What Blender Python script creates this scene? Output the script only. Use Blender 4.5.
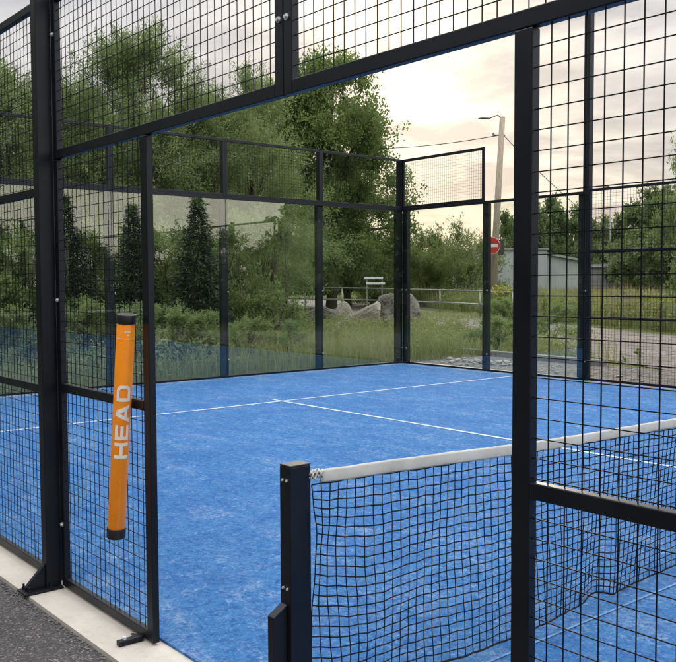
import bpy, bmesh, math, random
import numpy as np
from mathutils import Vector, Matrix, noise
for o in list(bpy.data.objects): bpy.data.objects.remove(o)
random.seed(7); RNG = np.random.default_rng(11)
S = bpy.context.scene; COL = S.collection
PI = math.pi

# ------------------------------------------------------------------ camera
CAM = Vector((2.394, -1.757, 1.547)); YAW, PITCH, ROLL, FPX = .693, .0534, -.004, 885.4
FW = Vector((-math.cos(YAW)*math.cos(PITCH), math.sin(YAW)*math.cos(PITCH), -math.sin(PITCH)))
_r = FW.cross(Vector((0,0,1))).normalized(); _u = _r.cross(FW)
RT = _r*math.cos(ROLL) + _u*math.sin(ROLL); UP = -_r*math.sin(ROLL) + _u*math.cos(ROLL)
cd = bpy.data.cameras.new('camera'); cam = bpy.data.objects.new('camera', cd); COL.objects.link(cam)
M = Matrix((RT, UP, -FW)).transposed().to_4x4(); M.translation = CAM; cam.matrix_world = M
cd.sensor_fit = 'HORIZONTAL'; cd.sensor_width = 36; cd.lens = FPX/676*36; cd.clip_start = .05; cd.clip_end = 3000
S.camera = cam

# ------------------------------------------------------------------ sky, sun, exposure
SUN_EL, SUN_AZ = math.radians(14), None
sdir = (FW + RT*(95/FPX) + UP*(195/FPX)).normalized()          # bright spot in the clouds, seen through the opening
sx, sy = sdir.x, sdir.y
sdir = Vector((sx*math.cos(SUN_EL)/math.hypot(sx,sy), sy*math.cos(SUN_EL)/math.hypot(sx,sy), math.sin(SUN_EL)))
W = bpy.data.worlds.new('World'); S.world = W; W.use_nodes = True
nt = W.node_tree; nt.nodes.clear(); N = nt.nodes.new; Lk = nt.links.new
def nd(t, **k):
    n = N(t)
    for a, b in k.items(): setattr(n, a, b)
    return n
sky = nd('ShaderNodeTexSky', sky_type='NISHITA', sun_disc=False, sun_elevation=SUN_EL, sun_rotation=math.atan2(sdir.x, sdir.y))
tc = nd('ShaderNodeTexCoord'); sep = nd('ShaderNodeSeparateXYZ'); Lk(tc.outputs['Generated'], sep.inputs[0])
def mth(op, a, b=None, clamp=False):
    n = nd('ShaderNodeMath', operation=op, use_clamp=clamp)
    for i, v in enumerate((a, b)):
        if v is None: continue
        if isinstance(v, (int, float)): n.inputs[i].default_value = v
        else: Lk(v, n.inputs[i])
    return n.outputs[0]
def mixc(f, a, b, mode='MIX'):
    n = nd('ShaderNodeMix', data_type='RGBA', blend_type=mode)
    for i, v in ((0, f), (6, a), (7, b)):
        if isinstance(v, (int, float)): n.inputs[i].default_value = v
        elif isinstance(v, tuple): n.inputs[i].default_value = (*v, 1)
        else: Lk(v, n.inputs[i])
    return n.outputs[2]
el = mth('MAXIMUM', sep.outputs[2], 0.0)
# project the direction on a flat cloud deck so bands flatten towards the horizon
den = mth('ADD', el, .17)
cx_ = mth('DIVIDE', sep.outputs[0], den); cy_ = mth('DIVIDE', sep.outputs[1], den)
cmb = nd('ShaderNodeCombineXYZ'); Lk(cx_, cmb.inputs[0]); Lk(cy_, cmb.inputs[1])
n1 = nd('ShaderNodeTexNoise'); n1.inputs['Scale'].default_value = 1.55; n1.inputs['Detail'].default_value = 7; n1.inputs['Roughness'].default_value = .55
n1.inputs['Distortion'].default_value = .35
Lk(cmb.outputs[0], n1.inputs['Vector'])
rmp = nd('ShaderNodeValToRGB'); Lk(n1.outputs['Fac'], rmp.inputs[0])
rmp.color_ramp.elements[0].position = .41; rmp.color_ramp.elements[1].position = .59
hz = mth('SUBTRACT', 1.0, mth('MULTIPLY', el, 3.0), True)
grey = mixc(hz, (.40,.41,.47), (.47,.43,.41))               # cloud undersides
pale = mixc(hz, (.74,.735,.76), (.84,.775,.665))
cl = mixc(rmp.outputs[0], grey, pale)
dt = nd('ShaderNodeVectorMath', operation='DOT_PRODUCT'); Lk(tc.outputs['Generated'], dt.inputs[0]); dt.inputs[1].default_value = sdir
gl = mth('MULTIPLY', mth('POWER', mth('MAXIMUM', dt.outputs['Value'], 0.0), 95.0), mth('ADD', .45, rmp.outputs[0]))
glow = mixc(gl, (0,0,0), (.80,.66,.40))
cl = mixc(1.0, cl, glow, 'ADD')
dt2 = nd('ShaderNodeVectorMath', operation='DOT_PRODUCT'); Lk(tc.outputs['Generated'], dt2.inputs[0]); dt2.inputs[1].default_value = Vector((.86,.50,.12)).normalized()
cl = mixc(1.0, cl, mixc(mth('POWER', mth('MAXIMUM', dt2.outputs['Value'], 0.0), 8.0), (0,0,0), (2.1,1.95,1.6)), 'ADD')   # break in the clouds on the other side
zen = mth('MULTIPLY', mth('SUBTRACT', el, .36), 2.2, True)
cl = mixc(zen, cl, (3.3,3.3,3.4))
SKY_STRENGTH = .08
nsk = mixc(1.0, sky.outputs[0], (SKY_STRENGTH,)*3, 'MULTIPLY')
fin = mixc(.90, nsk, cl)
bg = nd('ShaderNodeBackground'); Lk(fin, bg.inputs[0]); bg.inputs[1].default_value = 1.0
wo = nd('ShaderNodeOutputWorld'); Lk(bg.outputs[0], wo.inputs[0])
sl = bpy.data.lights.new('sun', 'SUN'); sl.energy = 1.3; sl.angle = math.radians(14); sl.color = (1,.9,.74)
so = bpy.data.objects.new('sun', sl); COL.objects.link(so); so.rotation_euler = sdir.to_track_quat('Z', 'Y').to_euler()
vs = S.view_settings; vs.view_transform = 'Standard'; vs.look = 'None'; vs.exposure = .10; vs.gamma = 1; vs.use_curve_mapping = False
S.render.engine = 'CYCLES'
S.cycles.max_bounces = 8; S.cycles.transparent_max_bounces = 24; S.cycles.caustics_reflective = False; S.cycles.caustics_refractive = False

# ------------------------------------------------------------------ helpers
def ray(px, py): return FW + RT*((px-338)/FPX) - UP*((py-331)/FPX)
def ground_at(px, py, z=0.): d = ray(px, py); return CAM + d*((z-CAM.z)/d.z)
def at(px, py, depth): return CAM + ray(px, py)*depth
def at_y(px, py, y): d = ray(px, py); return CAM + d*((y-CAM.y)/d.y)
def spot(px, depth, z=0.): p = at(px, 284, depth); return Vector((p.x, p.y, z))
def height(py, depth): return CAM.z + (284-py)/FPX*depth

def tag(o, label=None, cat=None, group=None, kind=None):
    if label: o['label'] = label
    if cat: o['category'] = cat
    if group: o['group'] = group
    if kind: o['kind'] = kind
    return o
def empty(name, loc=(0,0,0), rz=0, label=None, cat=None, group=None):
    o = bpy.data.objects.new(name, None); COL.objects.link(o); o.location = loc; o.rotation_euler = (0,0,rz); o.empty_display_size = .2
    return tag(o, label, cat, group)
def link(name, me, mat, parent=None, smooth=False):
    o = bpy.data.objects.new(name, me); COL.objects.link(o)
    for m in (mat if isinstance(mat, (list, tuple)) else [mat]): me.materials.append(m)
    if smooth: me.polygons.foreach_set('use_smooth', [True]*len(me.polygons))
    if parent: o.parent = parent
    return o
def fin_bm(name, bm, mat, parent=None, bevel=0, smooth=False):
    me = bpy.data.meshes.new(name); bm.normal_update(); bm.to_mesh(me); bm.free()
    o = link(name, me, mat, parent, smooth)
    if bevel:
        b = o.modifiers.new('bevel', 'BEVEL'); b.width = bevel; b.segments = 2; b.limit_method = 'ANGLE'
    return o
def box(bm, x0, x1, y0, y1, z0, z1):
    if x0 > x1: x0, x1 = x1, x0
    if y0 > y1: y0, y1 = y1, y0
    v = [bm.verts.new(p) for p in ((x0,y0,z0),(x1,y0,z0),(x1,y1,z0),(x0,y1,z0),(x0,y0,z1),(x1,y0,z1),(x1,y1,z1),(x0,y1,z1))]
    for f in ((0,3,2,1),(4,5,6,7),(0,1,5,4),(1,2,6,5),(2,3,7,6),(3,0,4,7)): bm.faces.new([v[i] for i in f])
def tube(bm, pts, rad, n=8, caps=True):
    pts = [Vector(p) for p in pts]; rings = []
    for i, p in enumerate(pts):
        t = (pts[min(i+1, len(pts)-1)] - pts[max(i-1, 0)]).normalized()
        a = Vector((0,0,1)) if abs(t.z) < .9 else Vector((1,0,0))
        u = t.cross(a).normalized(); w = t.cross(u); r = rad[i] if isinstance(rad, (list, tuple)) else rad
        rings.append([bm.verts.new(p + u*(r*math.cos(2*PI*k/n)) + w*(r*math.sin(2*PI*k/n))) for k in range(n)])
    for A, Bq in zip(rings, rings[1:]):
        for k in range(n): bm.faces.new((A[k], Bq[k], Bq[(k+1)%n], A[(k+1)%n]))
    if caps: bm.faces.new(rings[0]); bm.faces.new(rings[-1][::-1])
def sheet(name, poly, z, mat, sub=0):
    bm = bmesh.new(); f = bm.faces.new([bm.verts.new((p[0], p[1], z)) for p in poly])
    if f.normal.z < 0: f.normal_flip()
    bm.normal_update()
    if f.normal.z < 0: bmesh.ops.reverse_faces(bm, faces=[f])
    return tag(fin_bm(name, bm, mat), kind='structure')
def np_mesh(name, verts, faces, tint=None):
    me = bpy.data.meshes.new(name); nv, nf = len(verts), len(faces); k = faces.shape[1]
    me.vertices.add(nv); me.vertices.foreach_set('co', np.ascontiguousarray(verts, dtype=np.float32).ravel())
    me.loops.add(nf*k); me.loops.foreach_set('vertex_index', np.ascontiguousarray(faces, dtype=np.int32).ravel())
    me.polygons.add(nf); me.polygons.foreach_set('loop_start', np.arange(0, nf*k, k, dtype=np.int32)); me.polygons.foreach_set('loop_total', np.full(nf, k, dtype=np.int32))
    if tint is not None:
        a = me.attributes.new('tint', 'FLOAT', 'FACE'); a.data.foreach_set('value', np.ascontiguousarray(tint, dtype=np.float32))
    me.update(calc_edges=True); me.validate(); return me

# ------------------------------------------------------------------ materials
class NT:
    def __init__(s, name):
        s.m = bpy.data.materials.new(name); s.m.use_nodes = True; s.t = s.m.node_tree; s.t.nodes.clear()
        s.out = s.n('ShaderNodeOutputMaterial')
    def n(s, t, **k):
        n = s.t.nodes.new(t)
        for a, b in k.items(): setattr(n, a, b)
        return n
    def l(s, a, b): s.t.links.new(a, b)
    def obj(s): return s.n('ShaderNodeTexCoord').outputs['Object']
    def noise(s, scale, detail=4, rough=.55, vec=None, dist=0):
        n = s.n('ShaderNodeTexNoise'); n.inputs['Scale'].default_value = scale; n.inputs['Detail'].default_value = detail
        n.inputs['Roughness'].default_value = rough; n.inputs['Distortion'].default_value = dist
        s.l(vec if vec is not None else s.pos(), n.inputs['Vector']); return n.outputs['Fac']
    def pos(s): return s.n('ShaderNodeNewGeometry').outputs['Position']
    def scaled(s, v, sc):
        n = s.n('ShaderNodeMapping'); n.inputs['Scale'].default_value = sc; s.l(v, n.inputs['Vector']); return n.outputs[0]
    def ramp(s, f, els, interp='LINEAR'):
        r = s.n('ShaderNodeValToRGB'); s.l(f, r.inputs[0]); r.color_ramp.interpolation = interp
        while len(r.color_ramp.elements) < len(els): r.color_ramp.elements.new(.5)
        for e, (p, c) in zip(r.color_ramp.elements, els):
            e.position = p; e.color = (*c, 1) if isinstance(c, tuple) else (c, c, c, 1)
        return r.outputs[0]
    def mix(s, f, a, b, mode='MIX'):
        n = s.n('ShaderNodeMix', data_type='RGBA', blend_type=mode)
        for i, v in ((0, f), (6, a), (7, b)):
            if isinstance(v, (int, float)): n.inputs[i].default_value = v
            elif isinstance(v, tuple): n.inputs[i].default_value = (*v, 1)
            else: s.l(v, n.inputs[i])
        return n.outputs[2]
    def math(s, op, a, b=None, clamp=False):
        n = s.n('ShaderNodeMath', operation=op, use_clamp=clamp)
        for i, v in enumerate((a, b)):
            if v is None: continue
            if isinstance(v, (int, float)): n.inputs[i].default_value = v
            else: s.l(v, n.inputs[i])
        return n.outputs[0]
    def bsdf(s, color, rough=.6, metal=0, spec=.5, bump=None, bstr=.3, bdist=.01):
        p = s.n('ShaderNodeBsdfPrincipled')
        if isinstance(color, tuple): p.inputs['Base Color'].default_value = (*color, 1)
        else: s.l(color, p.inputs['Base Color'])
        if isinstance(rough, (int, float)): p.inputs['Roughness'].default_value = rough
        else: s.l(rough, p.inputs['Roughness'])
        p.inputs['Metallic'].default_value = metal; p.inputs['Specular IOR Level'].default_value = spec
        if bump is not None:
            b = s.n('ShaderNodeBump'); b.inputs['Strength'].default_value = bstr; b.inputs['Distance'].default_value = bdist
            s.l(bump, b.inputs['Height']); s.l(b.outputs[0], p.inputs['Normal'])
        return p
    def done(s, sh): s.l(sh.outputs[0], s.out.inputs[0]); return s.m
def simple(name, c, rough=.5, metal=0, var=.12, scale=6, spec=.5):
    t = NT(name); f = t.noise(scale, 5); k = 1-var
    col = t.ramp(f, [(.3, tuple(x*k for x in c)), (.7, tuple(min(1, x*(1+var)) for x in c))])
    r = t.ramp(f, [(.3, max(0, rough-.07)), (.7, min(1, rough+.07))])
    return t.done(t.bsdf(col, r, metal, spec))

def m_paint():
    t = NT('black_powder_coat'); f = t.noise(3, 6); d = t.noise(45, 3)
    col = t.ramp(f, [(.3, (.0035,.0042,.006)), (.75, (.0065,.0075,.010))])
    r = t.ramp(f, [(.3, .34), (.7, .50)])
    col = t.mix(t.ramp(t.noise(60, 5, .75), [(.66, 0.), (.74, .35)]), col, (.030,.031,.034)); col = t.mix(t.ramp(t.noise(1.1, 7, .7), [(.52, 0.), (.72, .30)]), col, (.018,.018,.019))
    p = t.bsdf(col, r, 0, .33, bump=d, bstr=.03, bdist=.001); p.inputs['Specular Tint'].default_value = (.78,.86,1,1); return t.done(p)
def m_turf():
    t = NT('blue_sanded_turf'); p = t.pos()
    big = t.noise(.55, 6, .62, p, .4); mid = t.noise(3.2, 6, .65, p, .5)
    streak = t.noise(1.0, 7, .68, t.scaled(p, (1.1, 4.5, 1)), .8); fine = t.noise(85, 4, .7, p); grit = t.noise(330, 2, .6, p)
    base = t.ramp(fine, [(.28, (.008,.054,.19)), (.5, (.022,.124,.305)), (.74, (.084,.24,.46))])
    base = t.mix(t.ramp(big, [(.35, 0.), (.7, .42)]), base, (.06,.185,.42))
    sp1 = t.noise(17, 5, .72, p, .2); sp2 = t.noise(44, 4, .7, p)
    base = t.mix(t.ramp(sp1, [(.38, .75), (.52, 0.)]), base, (.011,.068,.245)); base = t.mix(t.ramp(sp2, [(.50, 0.), (.66, .55)]), base, (.135,.27,.49))
    wear = t.math('MULTIPLY', t.ramp(streak, [(.46, 0.), (.68, 1.)]), t.ramp(mid, [(.38, 0.), (.64, 1.)]))
    sand = t.math('MULTIPLY', t.math('MULTIPLY', wear, t.ramp(sp2, [(.40, .1), (.58, 1.)])), t.ramp(fine, [(.30, .15), (.62, 1.)]))
    flecks = t.math('MULTIPLY', t.ramp(t.noise(7.5, 6, .75, p, .6), [(.54, 0.), (.66, 1.)]), t.ramp(sp2, [(.45, 0.), (.62, .8)])); base = t.mix(flecks, base, (.22,.35,.52))
    col = t.mix(t.math('MULTIPLY', sand, .85, True), base, (.30,.38,.49))
    dots = t.ramp(t.noise(38, 3, .5, p), [(.64, 0.), (.76, .55)])
    col = t.mix(t.math('MULTIPLY', dots, t.ramp(mid, [(.4, .1), (.7, 1.)])), col, (.34,.41,.50))
    dark = t.ramp(t.noise(1.7, 5, .6, p, .3), [(.32, .38), (.55, 0.)])
    col = t.mix(dark, col, (.012,.075,.27))
    sxyz = t.n('ShaderNodeSeparateXYZ'); t.l(p, sxyz.inputs[0])
    ey = t.math('SUBTRACT', sxyz.outputs[1], 9.80); ex = t.math('SUBTRACT', -9.66, sxyz.outputs[0]) if False else t.math('SUBTRACT', t.math('MULTIPLY', sxyz.outputs[0], -1.0), 9.66)
    edge = t.math('MULTIPLY', t.math('MAXIMUM', ey, ex), 3.2, True); drift = t.math('MULTIPLY', edge, t.ramp(t.noise(2.6, 6, .7, p), [(.44, 0.), (.62, 1.)]), True)
    col = t.mix(t.math('MULTIPLY', drift, .8), col, (.40,.42,.42))   # sand blown against the walls
    h = t.math('ADD', t.math('MULTIPLY', fine, .6), grit)
    return t.done(t.bsdf(col, .92, 0, .15, bump=h, bstr=.9, bdist=.006))
def m_line():
    t = NT('white_turf_line'); f = t.noise(60, 4, .7); g = t.noise(2.2, 5)
    c = t.ramp(f, [(.25, (.25,.34,.48)), (.6, (.47,.53,.61))]); c = t.mix(t.ramp(g, [(.42, 0.), (.72, .6)]), c, (.12,.25,.48))
    return t.done(t.bsdf(c, .9, 0, .2, bump=f, bstr=.6, bdist=.005))
def m_concrete():
    t = NT('pale_concrete'); f = t.noise(2.5, 8, .65); g = t.noise(140, 3, .6); s = t.noise(9, 6, .7)
    c = t.ramp(f, [(.3, (.36,.33,.285)), (.7, (.47,.44,.385))]); c = t.mix(t.ramp(s, [(.55, 0.), (.8, .3)]), c, (.34,.31,.27))
    c = t.mix(t.ramp(g, [(.60, 0.), (.72, .5)]), c, (.24,.22,.195)); w = t.noise(24, 5, .7); c = t.mix(t.ramp(w, [(.54, 0.), (.70, .35)]), c, (.27,.245,.21))
    return t.done(t.bsdf(c, .85, 0, .3, bump=g, bstr=.35, bdist=.003))
def m_asphalt():
    t = NT('asphalt'); v = t.n('ShaderNodeTexVoronoi'); v.inputs['Scale'].default_value = 130; t.l(t.pos(), v.inputs['Vector'])
    sp = t.n('ShaderNodeSeparateColor'); t.l(v.outputs['Color'], sp.inputs[0])
    c = t.ramp(sp.outputs[0], [(.0, (.022,.020,.022)), (.6, (.050,.045,.046)), (.93, (.10,.092,.09)), (1., (.24,.22,.21))])
    f = t.noise(1.4, 6); c = t.mix(t.ramp(f, [(.4, 0.), (.7, .35)]), c, (.026,.022,.024))
    h = t.math('SUBTRACT', 1.0, v.outputs['Distance'])
    return t.done(t.bsdf(c, .8, 0, .4, bump=h, bstr=.8, bdist=.006))
def m_gravel(name, a, b, sc=28):
    t = NT(name); v = t.n('ShaderNodeTexVoronoi'); v.inputs['Scale'].default_value = sc; t.l(t.pos(), v.inputs['Vector'])
    sp = t.n('ShaderNodeSeparateColor'); t.l(v.outputs['Color'], sp.inputs[0])
    c = t.ramp(sp.outputs[0], [(0., a), (.8, b), (1., tuple(min(.7, x*1.5) for x in b))])
    f = t.noise(.35, 7, .65); c = t.mix(t.ramp(f, [(.42, 0.), (.66, .6)]), c, tuple(x*.62 for x in a))
    h = t.math('SUBTRACT', 1.0, v.outputs['Distance'])
    return t.done(t.bsdf(c, .9, 0, .2, bump=h, bstr=.8, bdist=.02))
def m_ground():
    t = NT('meadow_soil'); f = t.noise(.6, 8, .65); g = t.noise(14, 5, .7)
    c = t.ramp(f, [(.3, (.045,.062,.018)), (.5, (.085,.098,.032)), (.72, (.16,.14,.07))]); c = t.mix(t.ramp(g, [(.4, 0.), (.7, .5)]), c, (.035,.045,.016))
    return t.done(t.bsdf(c, .95, 0, .1, bump=g, bstr=.8, bdist=.05))
def m_glass():
    t = NT('court_glass'); lw = t.n('ShaderNodeLayerWeight'); lw.inputs['Blend'].default_value = .5
    f5 = t.math('POWER', lw.outputs['Facing'], 4.0); fac = t.math('ADD', .056, t.math('MULTIPLY', f5, .8), True)
    tr = t.n('ShaderNodeBsdfTransparent'); tr.inputs[0].default_value = (.955,.985,.965,1)
    gl_ = t.n('ShaderNodeBsdfGlossy'); gl_.inputs['Roughness'].default_value = .002; gl_.inputs['Color'].default_value = (1,1,.98,1)
    mx = t.n('ShaderNodeMixShader'); t.l(fac, mx.inputs[0]); t.l(tr.outputs[0], mx.inputs[1]); t.l(gl_.outputs[0], mx.inputs[2])
    return t.done(mx)
def m_leaf(name, d, mdl, lt, transl=.35):
    t = NT(name); a = t.n('ShaderNodeAttribute', attribute_name='tint')
    c = t.ramp(a.outputs['Fac'], [(.0, d), (.5, mdl), (1., lt)])
    p = t.bsdf(c, .55, 0, .35); tl = t.n('ShaderNodeBsdfTranslucent')
    t.l(t.mix(.5, c, tuple(min(1, x*1.4) for x in lt)), tl.inputs[0])
    mx = t.n('ShaderNodeMixShader'); mx.inputs[0].default_value = transl; t.l(p.outputs[0], mx.inputs[1]); t.l(tl.outputs[0], mx.inputs[2])
    return t.done(mx)
def m_bark(name='bark', a=(.05,.04,.03), b=(.13,.11,.085)):
    t = NT(name); f = t.noise(9, 6, .7, t.scaled(t.obj(), (3,3,.5)))
    return t.done(t.bsdf(t.ramp(f, [(.3, a), (.7, b)]), .9, 0, .2, bump=f, bstr=.7, bdist=.03))
def m_rock(name, a, b, dark):
    t = NT(name); o = t.obj(); f = t.noise(2.2, 9, .68, o, .3); g = t.noise(14, 6, .7, o); w = t.noise(1.1, 5, .6, o, .8)
    c = t.ramp(f, [(.3, a), (.65, b)]); c = t.mix(t.ramp(g, [(.50, 0.), (.60, .85)]), c, dark); c = t.mix(t.ramp(w, [(.50, 0.), (.66, .55)]), c, tuple(min(.6, x*1.5) for x in b))
    return t.done(t.bsdf(c, .9, 0, .2, bump=g, bstr=1., bdist=.07))
def m_wood_pole():
    t = NT('weathered_pole_wood'); f = t.noise(5, 6, .65, t.scaled(t.obj(), (6,6,.35)))
    return t.done(t.bsdf(t.ramp(f, [(.3, (.20,.165,.12)), (.7, (.40,.345,.27))]), .85, 0, .2, bump=f, bstr=.5, bdist=.01))
def m_cladding():
    t = NT('grey_sheet_cladding'); w = t.n('ShaderNodeTexWave', wave_type='BANDS', bands_direction='X'); w.inputs['Scale'].default_value = 1.6; w.inputs['Distortion'].default_value = 0
    t.l(t.obj(), w.inputs['Vector']); f = t.noise(.7, 6, .6, t.obj())
    c = t.ramp(f, [(.3, (.42,.435,.44)), (.7, (.50,.515,.52))])
    return t.done(t.bsdf(c, .55, .1, .4, bump=w.outputs['Fac'], bstr=.5, bdist=.03))

PAINT = m_paint(); TURF = m_turf(); LINE = m_line(); CONC = m_concrete(); ASPH = m_asphalt(); GLASS = m_glass(); GROUND = m_ground()
ROAD = m_gravel('gravel_road', (.095,.082,.072), (.17,.148,.13), 14); STONEY = m_gravel('grey_gravel', (.05,.046,.04), (.17,.155,.135), 26)
STEEL = simple('zinc_bolt', (.66,.67,.68), .4, .5, .1, 40); WIRE = simple('black_coated_wire', (.004,.005,.006), .5, 0, .2, 20, .15)
CORD = simple('black_net_cord', (.006,.008,.012), .8, 0, .2, 30, .2)
def m_band():
    t = NT('white_net_band'); f = t.noise(5, 6, .65); g = t.noise(220, 2)
    c = t.ramp(f, [(.3, (.40,.39,.355)), (.6, (.53,.52,.48))]); s = t.noise(11, 6, .7); c = t.mix(t.ramp(s, [(.56, 0.), (.75, .45)]), c, (.30,.285,.25))
    return t.done(t.bsdf(c, .8, 0, .2, bump=g, bstr=.3, bdist=.002))
BAND = m_band()
BARK = m_bark(); POLE = m_wood_pole(); CLAD = m_cladding()
WILLOW = m_leaf('willow_leaf', (.062,.098,.030), (.140,.200,.066), (.25,.31,.125), .5)
BROAD = m_leaf('broad_leaf', (.050,.085,.022), (.112,.170,.046), (.20,.27,.085), .5)
FARLEAF = m_leaf('distant_leaf', (.055,.086,.030), (.110,.155,.058), (.18,.23,.09), .45)
OSIER = m_leaf('osier_leaf', (.070,.095,.030), (.140,.178,.058), (.24,.27,.10), .45)
NEEDLE = m_leaf('spruce_needle', (.010,.020,.009), (.022,.040,.018), (.05,.075,.032), .12)
GRASS = m_leaf('grass_blade', (.085,.13,.03), (.17,.225,.06), (.42,.38,.19), .4)
STALK = m_leaf('dry_stalk', (.15,.065,.045), (.27,.145,.105), (.36,.27,.17), .2)
YELLOW = m_leaf('yellow_flower', (.30,.27,.03), (.46,.41,.05), (.55,.50,.10), .2)
ORANGE = simple('orange_sleeve', (.95,.29,.014), .3, 0, .06, 12); BLACKPL = simple('black_plastic', (.012,.012,.013), .45, 0, .15, 20)
PRINT = simple('pale_print', (.88,.83,.79), .5, 0, .05, 20)
GALV = simple('galvanised_steel', (.27,.27,.255), .45, .6, .15, 8); LAMPM = simple('grey_lamp_housing', (.16,.165,.17), .45, .3, .1, 8)
REDP = simple('red_sign_face', (.42,.02,.02), .4, 0, .1, 5); WHITEP = simple('white_sign_face', (.60,.60,.58), .45, 0, .06, 5); DARKP = simple('dark_sign_back', (.05,.052,.05), .6, .2, .15, 6)

# ------------------------------------------------------------------ setting
XB, YF, H3, H4 = 9.965, 10.128, 2.94, 3.91
sheet('ground', [(-700,-700),(700,-700),(700,900),(-700,900)], -.05, GROUND)
sheet('asphalt_pavement', [(-60,-60),(60,-60),(60,-.185),(-60,-.185)], -.016, ASPH)
def ring_kerb():
    bm = bmesh.new(); y0, y1, xo = -.18, YF+.30, XB+.22
    box(bm, -xo, xo, y0, .055, -.2, 0); box(bm, -xo, xo, YF-.055, y1, -.2, 0); box(bm, -xo, -XB+.03, .055, YF-.055, -.2, 0); box(bm, XB-.03, xo, .055, YF-.055, -.2, 0)
    return tag(fin_bm('concrete_kerb', bm, CONC), kind='structure')
ring_kerb()
def floor():
    bm = bmesh.new(); box(bm, -XB+.03, XB-.03, .055, YF-.055, -.15, .012); tag(fin_bm('court_floor', bm, TURF), kind='structure')
    def line(x0, x1, y0, y1): sheet('court_line', [(x0,y0),(x1,y0),(x1,y1),(x0,y1)], .016, LINE)
    for s in (-1, 1):
        line(s*6.95-.025, s*6.95+.025, .056, YF-.056)
        a, b = sorted((s*7.15, s*6.975)); line(a, b, 5.02, 5.07); a, b = sorted((s*6.925, s*.02)); line(a, b, 5.02, 5.07)
floor()
SEAM = simple('sandy_turf_seam', (.085,.20,.39), .95, 0, .35, 25)
sheet('court_seam', [(.075,.06),(.088,.06),(.088,YF-.06),(.075,YF-.06)], .0165, SEAM)
sheet('gravel_strip', [(-13.2,YF+.30),(16,YF+.30),(16,12.9),(-13.2,12.9)], -.030, STONEY)
sheet('concrete_slab', [(-11.15,-6),(-10.19,-6),(-10.19,2.6),(-11.15,2.6)], -.028, CONC)
# road beyond the court
sheet('road', [(14,2.6+1.5),(-6.9,13.4),(-20.5,21.6),(-40,32.5),(-75,52),(-75,59),(-38,37.5),(-14.5,24.3),(20,6.2)], -.036, ROAD)

# ------------------------------------------------------------------ enclosure
def wires(bm, p0, u, v, w, h, nrm, step=.05, r=.0013):
    """square wire grid from corner p0 spanning w along u and h along v"""
    p0, u, v, nrm = Vector(p0), Vector(u), Vector(v), Vector(nrm)
    def rod(a, d, L, side):
        q = [side*r+nrm*r, side*-r+nrm*r, side*-r-nrm*r, side*r-nrm*r]
        A = [bm.verts.new(a+x) for x in q]; E_ = [bm.verts.new(a+d*L+x) for x in q]
        for k in range(4): bm.faces.new((A[k], A[(k+1)%4], E_[(k+1)%4], E_[k]))
    n = max(1, round(w/step)); 
    for i in range(1, n): rod(p0+u*(w*i/n), v, h, u)
    m = max(1, round(h/step))
    for j in range(1, m): rod(p0+v*(h*j/m)+nrm*(2*r), u, w, v)
def panel(parent, axis, a0, a1, c0, c1, z0, z1, out, mids=(), top=True, bottom=True, fw=.042, ends=(None, None), bolts=()):
    """framed mesh panel. axis 'x' or 'y' along the wall, c0..c1 its depth, out = sign of outside"""
    f = bmesh.new()
    def bx_(lo, hi, zl, zh, d0=c0, d1=c1):
        if axis == 'x': box(f, lo, hi, d0, d1, zl, zh)
        else: box(f, d0, d1, lo, hi, zl, zh)
    e0, e1 = ends[0] or fw, ends[1] or fw
    bx_(a0, a0+e0, z0, z1); bx_(a1-e1, a1, z0, z1)
    if top: bx_(a0+e0, a1-e1, z1-fw, z1)
    if bottom: bx_(a0+e0, a1-e1, z0, z0+fw)
    for m in mids: bx_(a0+e0, a1-e1, m-fw/2, m+fw/2)
    o = fin_bm('mesh_panel', f, PAINT, parent, .003)
    g = bmesh.new(); cm = (c0+c1)/2; q = (lambda a, z: (a, cm, z)) if axis == 'x' else (lambda a, z: (cm, a, z))
    ux = (1,0,0) if axis == 'x' else (0,1,0); nr = (0,out,0) if axis == 'x' else (out,0,0)
    zl = z0+(fw if bottom else 0)-.004; zh = z1-(fw if top else 0)+.004
    wires(g, q(a0+e0-.004, zl), ux, (0,0,1), a1-a0-e0-e1+.008, zh-zl, nr)
    fin_bm('wire_mesh', g, WIRE, o)
    for (a, z) in bolts:
        b = bmesh.new(); cc = c0 if out < 0 else c1
        p = Vector((a, cc, z)) if axis == 'x' else Vector((cc, a, z)); d = Vector(nr)
        tube(b, [p-d*.002, p+d*.004], .011, 10); tube(b, [p+d*.004, p+d*.011], .0065, 6); fin_bm('bolt', b, STEEL, o, 0)
    return o
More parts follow.
